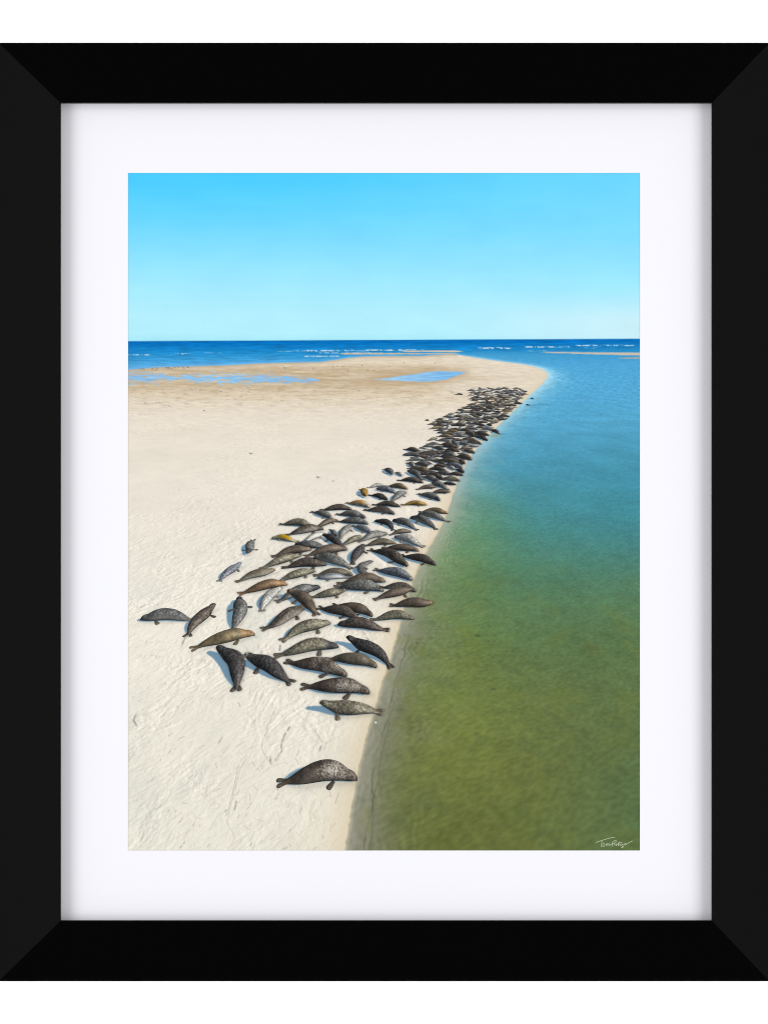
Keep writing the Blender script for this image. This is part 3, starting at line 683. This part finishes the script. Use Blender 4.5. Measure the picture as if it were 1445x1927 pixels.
SHAD = np.zeros(X.shape); CONT = np.zeros(X.shape)
def build_seal(sd, detail):
    tx, ty, hx, hy = sd['p']
    g0 = np.array(ground(tx, ty)[:2], float); g1 = np.array(ground(hx, hy)[:2], float)
    v = g1 - g0; L = np.linalg.norm(v)
    if L > 2.9:
        mid = (g0 + g1) / 2; v = v / L * 2.9; g0 = mid - v / 2; L = 2.9
    dr = v / L
    lat = np.array([-dr[1], dr[0]])
    if abs(dr[0]) >= abs(dr[1]):
        if lat[1] < 0: lat = -lat
    elif lat[0] < 0: lat = -lat
    depth = float(ground(tx, ty)[2]); plen = math.hypot(hx - tx, hy - ty) + 1e-6
    Lb = min(max(L, 1.25), 2.35)
    rm = 0.123 * Lb * sd.get('fat', rng.uniform(.94, 1.08))
    npx = L * FOC / depth
    ns = int(np.clip(npx * .8, 14, 110)) if detail else int(np.clip(npx * .8, 12, 26)); nt = int(np.clip(npx * .42, 14, 52)) if detail else 14
    s = np.linspace(0, 1, ns); th = np.linspace(0, 2 * np.pi, nt, endpoint=False)
    r = np.interp(s, PS, PR)
    ker = np.ones(3) / 3
    if ns > 20:
        r = np.convolve(np.pad(r, 1, mode='edge'), ker, mode='valid')
    r = r * rm
    bend = sd['b']
    off = bend * L * 4 * s * (1 - s) + 0.015 * L * np.sin(s * 9 + rng.uniform(0, 6))
    cx = g0[0] + dr[0] * L * s + lat[0] * off; cy = g0[1] + dr[1] * L * s + lat[1] * off
    tanx = np.gradient(cx); tany = np.gradient(cy); tl = np.hypot(tanx, tany) + 1e-9; tanx /= tl; tany /= tl
    lx, ly = -tany, tanx
    rv = r * np.interp(s, [0, .15, .4, .8, 1], [.5, .7, .84, .92, 1.0]); 
    cz = rv * .95 + sd['h'] * np.clip((s - .7) / .3, 0, 1) ** 1.4
    ct, st_ = np.cos(th), np.sin(th)
    # flattened underside
    px = cx[:, None] + lx[:, None] * (r[:, None] * ct); py = cy[:, None] + ly[:, None] * (r[:, None] * ct)
    pz = cz[:, None] + rv[:, None] * np.where(st_ < 0, st_ * .9, st_)
    P = np.stack([px, py, pz], -1)
    parts = [(P, True, 1)]
    def fin(c, d, up, ln, wd, tk, order):
        d = d / np.linalg.norm(d); side = np.cross(up, d); side /= np.linalg.norm(side); u2 = np.cross(d, side)
        a = np.linspace(0, 1, 9); b = np.linspace(0, 2 * np.pi, 10, endpoint=False)
        prof = np.interp(a, [0, .25, .6, .85, 1], [.6, .7, .95, 1, .35])
        Q = c + d * (a[:, None, None] * ln) + side * (prof[:, None, None] * np.cos(b)[None, :, None] * wd) + u2 * (prof[:, None, None] * np.sin(b)[None, :, None] * tk)
        parts.append((Q, False, order))
    up = np.array([0, 0, 1.0])
    d3 = np.array([tanx[0], tany[0], 0]); l3 = np.array([lx[0], ly[0], 0])
    base = np.array([cx[0], cy[0], .05]) + d3 * .07 * Lb
    spr = rng.uniform(.14, .42)
    for sg in (-1, 1):
        fin(base + l3 * sg * .022 * Lb, -d3 + l3 * sg * spr, up, .138 * Lb, .034 * Lb, .028, 0)
    if detail:
        i = int(.70 * ns); dd = np.array([tanx[i], tany[i], 0]); ll = np.array([lx[i], ly[i], 0])
        for sg in (-1, 1):
            nearside = (ll * sg)[1] < 0
            if rng.uniform() < (.85 if nearside else .7) * sd.get('fl', 1):
                c = np.array([cx[i], cy[i], .075]) + ll * sg * r[i] * .8
                fin(c, ll * sg * 1.0 - dd * rng.uniform(-.1, .9) + np.array([0, 0, -.12]), up, .135 * Lb, .042 * Lb, .022, 2 if nearside else 0)
    verts, cols, faces, orders = [], [], [], []
    n0 = 0
    base_c = np.array(COAT[sd['c']], float)
    sds = int(rng.randint(1, 9999))
    for Q, body, order in parts:
        a, b, _ = Q.shape
        # normals
        dS = np.gradient(Q, axis=0); dT = np.roll(Q, -1, 1) - np.roll(Q, 1, 1)
        n = np.cross(dT, dS); nl = np.linalg.norm(n, axis=-1, keepdims=True) + 1e-9
        n = n / nl
        cen = Q.mean(1, keepdims=True)
        flip = np.sign(((Q - cen) * n).sum(-1, keepdims=True).mean()) or 1
        n = n * flip
        su = np.linspace(0, 1, a)[:, None] * np.ones((1, b)); tv = np.ones((a, 1)) * (np.arange(b) / b)[None]
        lit = np.clip((n * SUN).sum(-1), 0, 1)
        hemi = .5 + .5 * n[..., 2]
        col = np.ones((a, b, 3)) * base_c
        # coat pattern (continuous round the body)
        tvs = (tv + .25) % 1.0
        q1 = fbm(su * 5 + 7, tvs * 4, 3, sds)
        q2 = fbm(su * 24, tvs * 17 + 3, 3, sds + 5, .6)
        cty = sd['c']
        if body:
            topness = np.sin(tv * 6.283)
            col *= (1 + .20 * q1 + .18 * q2)[..., None]
            if cty == 'm':
                q3 = fbm(su * 52, tvs * 34 + 9, 2, sds + 9, .6)
                sp_ = smooth(.1, .4, q3 + .55 * q1) * smooth(.3, .55, su) * smooth(.98, .85, su)
                col = mix(col, (176, 171, 162), .55 * sp_)
            if cty in ('g', 'gk', 'p', 'u', 'd', 'o', 'k'):
                sp_ = smooth(.18, .5, q2)
                col = mix(col, col * 1.4 + 10, .42 * sp_)
                col = mix(col, col * .65, .4 * smooth(.2, .5, -q2))
            if cty in ('ot', 'bt'):
                hd = smooth(.72, .84, su + .08 * q2)
                col = mix(col, (138, 106, 74) if cty == 'bt' else (122, 96, 68), .8 * hd)
            if cty == 'ot': col = mix(col, (130, 104, 64), .3 * smooth(.2, .6, q1))
            if cty == 'y': col = mix(col, (150, 112, 46), .5 * smooth(-.2, .4, q1 + .4 * topness))
            if cty in ('y2', 'py'):
                g_ = smooth(.25, .6, topness + .3 * q2) * smooth(.15, .3, su) * smooth(.85, .6, su)
                col = mix(col, (150, 116, 22) if cty == 'y2' else (156, 116, 60), .95 * g_)
            if cty in ('b', 'ob', 'd') and (sds % 3 == 0):
                col = mix(col, (132, 108, 82), .5 * smooth(.84, .93, su))
            if cty in ('g', 'o', 'gk', 'u') and (sds % 4 == 0):
                col = mix(col, (48, 48, 54), .7 * smooth(.76, .86, su))
            if sds % 4 == 1 and cty in ('p', 'u', 'gk', 'g', 'o', 'ob', 'd'):
                be_ = smooth(.5, .0, topness + .5 * q2) * smooth(.12, .25, su) * smooth(.9, .78, su)
                col = mix(col, (158, 152, 138), .6 * be_)
            lb_ = sd.get('lab') or ''
            if 'belly' in lb_ and cty == 'u':
                col = mix(col, (172, 170, 166), .75 * smooth(.95, .3, topness + .3 * q2) * smooth(.12, .3, su) * smooth(.92, .8, su))
            if 'pale face' in lb_:
                col = mix(col, (170, 166, 156), .8 * smooth(.9, .94, su))
            wr = np.sin(su * 170 + 3 * q1) * smooth(.66, .76, su) * smooth(.9, .84, su)
            col *= (1 + .07 * wr)[..., None]
            col = mix(col, (36, 34, 34), .8 * smooth(.975, .992, su))
            if detail and npx > 60:
                for eth in (.14, .36):
                    e = np.exp(-(((su - .945) / .012) ** 2 + ((tv - eth) / .03) ** 2))
                    col = mix(col, (18, 18, 20), np.clip(e * 1.2, 0, 1))
            col = mix(col, col * .8 + np.array([34, 24, 14]) * .6, .6 * smooth(.14, .04, su))
            ao = smooth(-1.0, .0, topness) * .25 + .75
        else:
            col *= .95; col = mix(col, (150, 116, 76) if cty == 'bt' else (122, 106, 88) if sds % 2 else (96, 90, 83), .5 * smooth(.1, .9, su) * np.ones((a, b)))
            col *= (1 + .25 * np.cos(np.linspace(0, 1, b) * 6.283 * 5)[None] * smooth(.3, 1, su))[..., None]
            ao = np.ones((a, b)) * .9
        light = (.31 + .28 * hemi + .24 * (1 - hemi)) * ao
        colL = col * (light[..., None] * np.array([.93, .98, 1.06]) + (0.96 * lit * ao)[..., None] * np.array([1.03, 1.0, .95]))
        # pictured sun highlight, added into the printed coat colour
        view = np.stack([-Q[..., 0], -Q[..., 1], DH - Q[..., 2]], -1); view /= np.linalg.norm(view, axis=-1, keepdims=True)
        hv = view + SUN; hv /= np.linalg.norm(hv, axis=-1, keepdims=True)
        spc = np.clip((n * hv).sum(-1), 0, 1) ** 16
        colL = colL + 30 * spc[..., None] * (1 if body else .5)
        hz_ = float(np.clip((depth - 30) / 90, 0, 1))
        colL = colL * (1 + .22 * hz_) + (np.array([128, 124, 126]) - colL) * .22 * hz_
        X2, Y2, D2 = project(Q[..., 0], Q[..., 1], np.maximum(Q[..., 2], 0.0))
        idx = n0 + np.arange(a * b).reshape(a, b)
        i0 = idx[:-1]; i1 = idx[1:]
        f = np.stack([i0, np.roll(i0, -1, 1), np.roll(i1, -1, 1), i1], -1).reshape(-1, 4)
        vv = np.stack([X2.ravel(), Y2.ravel(), np.full(a * b, order), D2.ravel()], -1)
        # keep faces turned to the drone
        fn = (n * view).sum(-1).ravel()
        loc = f - n0
        keep = fn[loc].max(1) > 0.0
        pol = vv[loc][:, :, :2]
        x_, y_ = pol[..., 0], pol[..., 1]
        area = .5 * ((x_ * np.roll(y_, -1, 1)).sum(1) - (np.roll(x_, -1, 1) * y_).sum(1))
        ff = f[keep & (np.abs(area) > 1e-4)]
        ar = area[keep & (np.abs(area) > 1e-4)]
        ff[ar > 0] = ff[ar > 0][:, ::-1]
        verts.append(vv); cols.append(colL.reshape(-1, 3)); faces.append(ff)
        n0 += a * b
        # near end of the chain gets a cap from the last ring, which is tiny
    V = np.concatenate(verts); Cc = np.concatenate(cols); F = np.concatenate(faces)
    # pictured shadow on the sand
    sv = -SUN[:2] / SUN[2]
    ext_x = V[:, 0]; ext_y = V[:, 1]
    pad = .6 * FOC / depth
    sl = sub(ext_x.min() - pad, ext_x.max() + pad * .3, ext_y.min() - pad * .4, ext_y.max() + pad * .2)
    if sl[0].stop > sl[0].start and sl[1].stop > sl[1].start:
        gx, gy = GX[sl], GY[sl]
        m_ = np.zeros(gx.shape); c_ = np.zeros(gx.shape)
        soft = np.maximum(.03, 1.2 * MPP[sl])
        ua, ub = SUN[0] / math.hypot(SUN[0], SUN[1]), SUN[1] / math.hypot(SUN[0], SUN[1])
        for k in np.linspace(0, ns - 1, 26).astype(int):
            ox = gx - (cx[k] + sv[0] * cz[k]); oy = gy - (cy[k] + sv[1] * cz[k])
            al = (ox * ua + oy * ub) * (SUN[2] * .5 + .5); ac = -ox * ub + oy * ua
            dd = np.hypot(al, ac) - r[k] * .93
            m_ = np.maximum(m_, smooth(soft, -soft, dd))
            dd = np.hypot(gx - cx[k], gy - cy[k]) - r[k]
            c_ = np.maximum(c_, np.exp(-np.clip(dd, 0, 9) / .09))
        SHAD[sl] = np.maximum(SHAD[sl], m_); CONT[sl] = np.maximum(CONT[sl], c_)
    near = project(cx.mean(), cy.mean(), 0)
    return dict(V=V, C=Cc, F=F, depth=float(cy.min() + .3 * cy.mean()) , npx=npx, box=(V[:, 0].min(), V[:, 1].min(), V[:, 0].max(), V[:, 1].max()), key=sd['key'], lab=sd['lab'])

ALL[0]['fat'] = 1.12; ALL[0]['fl'] = 2
built = []
for i, sd in enumerate(ALL):
    b = build_seal(sd, sd['key'] or (i < 150))
    built.append(b)
built.sort(key=lambda b: -b['depth'])
# stacking order of the overlapping seals
for i, b in enumerate(built):
    lv = 0
    for c in built[:i]:
        if c['box'][0] < b['box'][2] and c['box'][2] > b['box'][0] and c['box'][1] < b['box'][3] and c['box'][3] > b['box'][1]:
            lv = max(lv, c['lv'] + 1)
    b['lv'] = lv

# pictured shadows fall on sand and shallow water
shcol = np.array([104, 142, 170.0])
sand = sand * (1 - (.10 * CONT * (1 - SHAD))[..., None])
sand = mix(sand, np.array([96, 132, 158.0]), .88 * np.clip(SHAD, 0, 1))
chsh = np.clip(SHAD, 0, 1) * .35
water = water * (1 - chsh[..., None] * .6)
# ripples behind the swimmers
for bx_, by_, rx_, ry_ in [(1018, 761.5, 17, 2.2), (1000, 751, 5, 1.5), (944, 817, 8, 1.2), (1000, 763, 8, 1.2)]:
    m_ = np.exp(-(((X - bx_) / rx_) ** 2 + ((Y - by_) / ry_) ** 2) ** 1.5) * (.55 + .6 * vnoise(X / 5, Y / 1.4, 97))
    water = mix(water, (52, 120, 146), np.clip(.75 * m_, 0, 1))
m_ = np.exp(-(((X - 930) / 9) ** 2 + ((Y - 820) / 2.0) ** 2))
water = mix(water, (160, 150, 96), .7 * m_)
# a white shell by the waterline
for bx_, by_, r in [(707, 1359, 1.7), (640, 1440, .8)]:
    m_ = np.exp(-(((X - bx_) ** 2 + (Y - by_) ** 2) / r ** 2))
    water = mix(water, (250, 252, 250), np.clip(1.2 * m_, 0, 1)); sand = mix(sand, (250, 252, 250), np.clip(1.2 * m_, 0, 1))

tS = smooth(.9, -.9, pd)
sw = np.interp(Y, [900, 1050, 1300, 1600], [1.0, 2.2, 4.0, 6.5])
tS = np.where(Y > 900, smooth(sw, -sw, pd), tS)
img = water * (1 - tS[..., None]) + sand * tS[..., None]
tH = smooth(-.8, .8, Y - HZ)
img = sky * (1 - tH[..., None]) + img * tH[..., None]
img = np.clip(img, 2, 255)

# split the sheet into the picture's areas
cls = np.where(Y < HZ, 0, np.where(sand_in, np.where(pool > .5, 3, 2), np.where(barmask > .5, 5, np.where((tc_ > .5) | ((Y > 690) & (X > 600)), 4, 1))))
cc = cls[:-1, :-1]
inkcol = lin(img) / E_LIGHT
P3 = to3(X, Y, W_PRINT)
idx = np.arange(NYG * NXG).reshape(NYG, NXG)
quads = np.stack([idx[:-1, :-1], idx[1:, :-1], idx[1:, 1:], idx[:-1, 1:]], -1)
def area(name, k, m, label=None, sel=None):
    s_ = (cc == k) if sel is None else sel
    q = quads[s_]
    u, inv = np.unique(q.ravel(), return_inverse=True)
    o = mesh_from(name, P3.reshape(-1, 3)[u], inv.reshape(-1, 4), m, paper, inkcol.reshape(-1, 3)[u])
    if label: o["label"] = label
    return o
area("sky", 0, M_SKY, "bright blue sky fading pale towards the horizon")
area("sea", 1, M_SEA, "deep blue sea with white breaking waves")
area("sand", 2, M_SAND, "pale sand flat with drag tracks")
xm = X[:-1, :-1]
area("tide_pool", 3, M_WATER, "streaky tide pool on the left of the sand", (cc == 3) & (xm < 650))
area("tide_pool", 3, M_WATER, "long narrow tide pool left of the sand spit", (cc == 3) & (xm >= 650))
area("water_channel", 4, M_WATER, "calm channel turning from green shallows to blue")
area("sandbar", 5, M_SAND, "thin sandbar in the surf beyond the spit", (cc == 5) & (xm < 950))
area("sandbar", 5, M_SAND, "low sandbar at the right edge", (cc == 5) & (xm >= 950))

# ink of the seals, on top of the sheet
LV = 7.0e-6
def seal_arrays(b):
    V = b['V']
    dmin, dmax = V[:, 3].min(), V[:, 3].max() + 1e-6
    w = W_PRINT + 2e-5 + b['lv'] * LV + V[:, 2] * 2.4e-6 + 2.0e-6 * (dmax - V[:, 3]) / (dmax - dmin)
    u, inv = np.unique(b['F'].ravel(), return_inverse=True)
    return to3(V[:, 0], V[:, 1], w)[u], inv.reshape(-1, 4), (lin(np.clip(b['C'], 3, 255)) / E_LIGHT)[u]
order = sorted(range(len(built)), key=lambda i: (not built[i]['key'], -built[i]['npx']))
single = order[:100]
for i in single:
    b = built[i]
    v_, f_, c_ = seal_arrays(b)
    o = mesh_from("seal", v_, f_, M_SEAL, paper, c_)
    o["group"] = "seals resting along the waterline in the print"
    if b['lab']: o["label"] = b['lab']
VV, FF, CCs, n = [], [], [], 0
for i in order[100:]:
    v_, f_, c_ = seal_arrays(built[i])
    VV.append(v_); FF.append(f_ + n); CCs.append(c_); n += len(v_)
col = mesh_from("seal_colony", np.concatenate(VV), np.concatenate(FF), M_SEAL, paper, np.concatenate(CCs))
col["kind"] = "stuff"
col["label"] = "densely packed dark seals along the far shore"

# handwritten signature in the lower right corner
SIG = [[(362, 295), (430, 270), (520, 240), (640, 205), (720, 185), (795, 175)], [(500, 252), (495, 300), (490, 350), (487, 395)],
       [(555, 310), (525, 320), (512, 355), (525, 390), (550, 385), (568, 350), (560, 315), (548, 308)],
       [(595, 320), (597, 350), (598, 378)], [(598, 345), (615, 318), (628, 325), (630, 375)], [(632, 340), (650, 318), (664, 325), (665, 368), (690, 345), (715, 330)],
       [(745, 290), (738, 335), (732, 380)], [(728, 330), (740, 290), (775, 255), (810, 245), (825, 260), (810, 290), (770, 320), (745, 328)], [(765, 322), (800, 350), (825, 365)],
       [(822, 320), (820, 355), (838, 365)], [(829, 300), (832, 296)],
       [(845, 350), (890, 280), (915, 240), (920, 232), (905, 260), (875, 330), (862, 365), (880, 368)],
       [(880, 350), (920, 320), (945, 295), (940, 285), (920, 300), (905, 340), (915, 368), (945, 355), (970, 325)],
       [(970, 320), (965, 350), (985, 355), (1015, 325), (1045, 305), (1030, 340), (990, 385), (955, 420), (935, 418), (945, 400), (1000, 370), (1060, 330), (1120, 295), (1190, 258)]]
sv_, sf_ = [], []
wz = W_PRINT + 4e-5
for st in SIG:
    p = np.array(chaikin([(1090 + a / 12.04, 1560 + b / 12.04) for a, b in st], 2))
    t = np.gradient(p, axis=0); t /= np.linalg.norm(t, axis=1, keepdims=True) + 1e-9
    nrm = np.stack([-t[:, 1], t[:, 0]], -1)
    n0 = len(sv_); m = len(p)
    hw = .50
    for k in range(m):
        for sg in (-1, 1):
            q = p[k] + nrm[k] * sg * hw
            sv_.append(to3(q[0], q[1], wz))
    for k in range(m - 1):
        a = n0 + 2 * k
        sf_.append((a, a + 1, a + 3, a + 2))
    wz += 1e-6
sig = mesh_from("signature", np.array(sv_), sf_, mat_plain("signature_ink", tuple(lin((186, 197, 166)) / E_LIGHT), .8, 0, .01), paper)
sig["label"] = "small pale handwritten signature in the lower right corner"
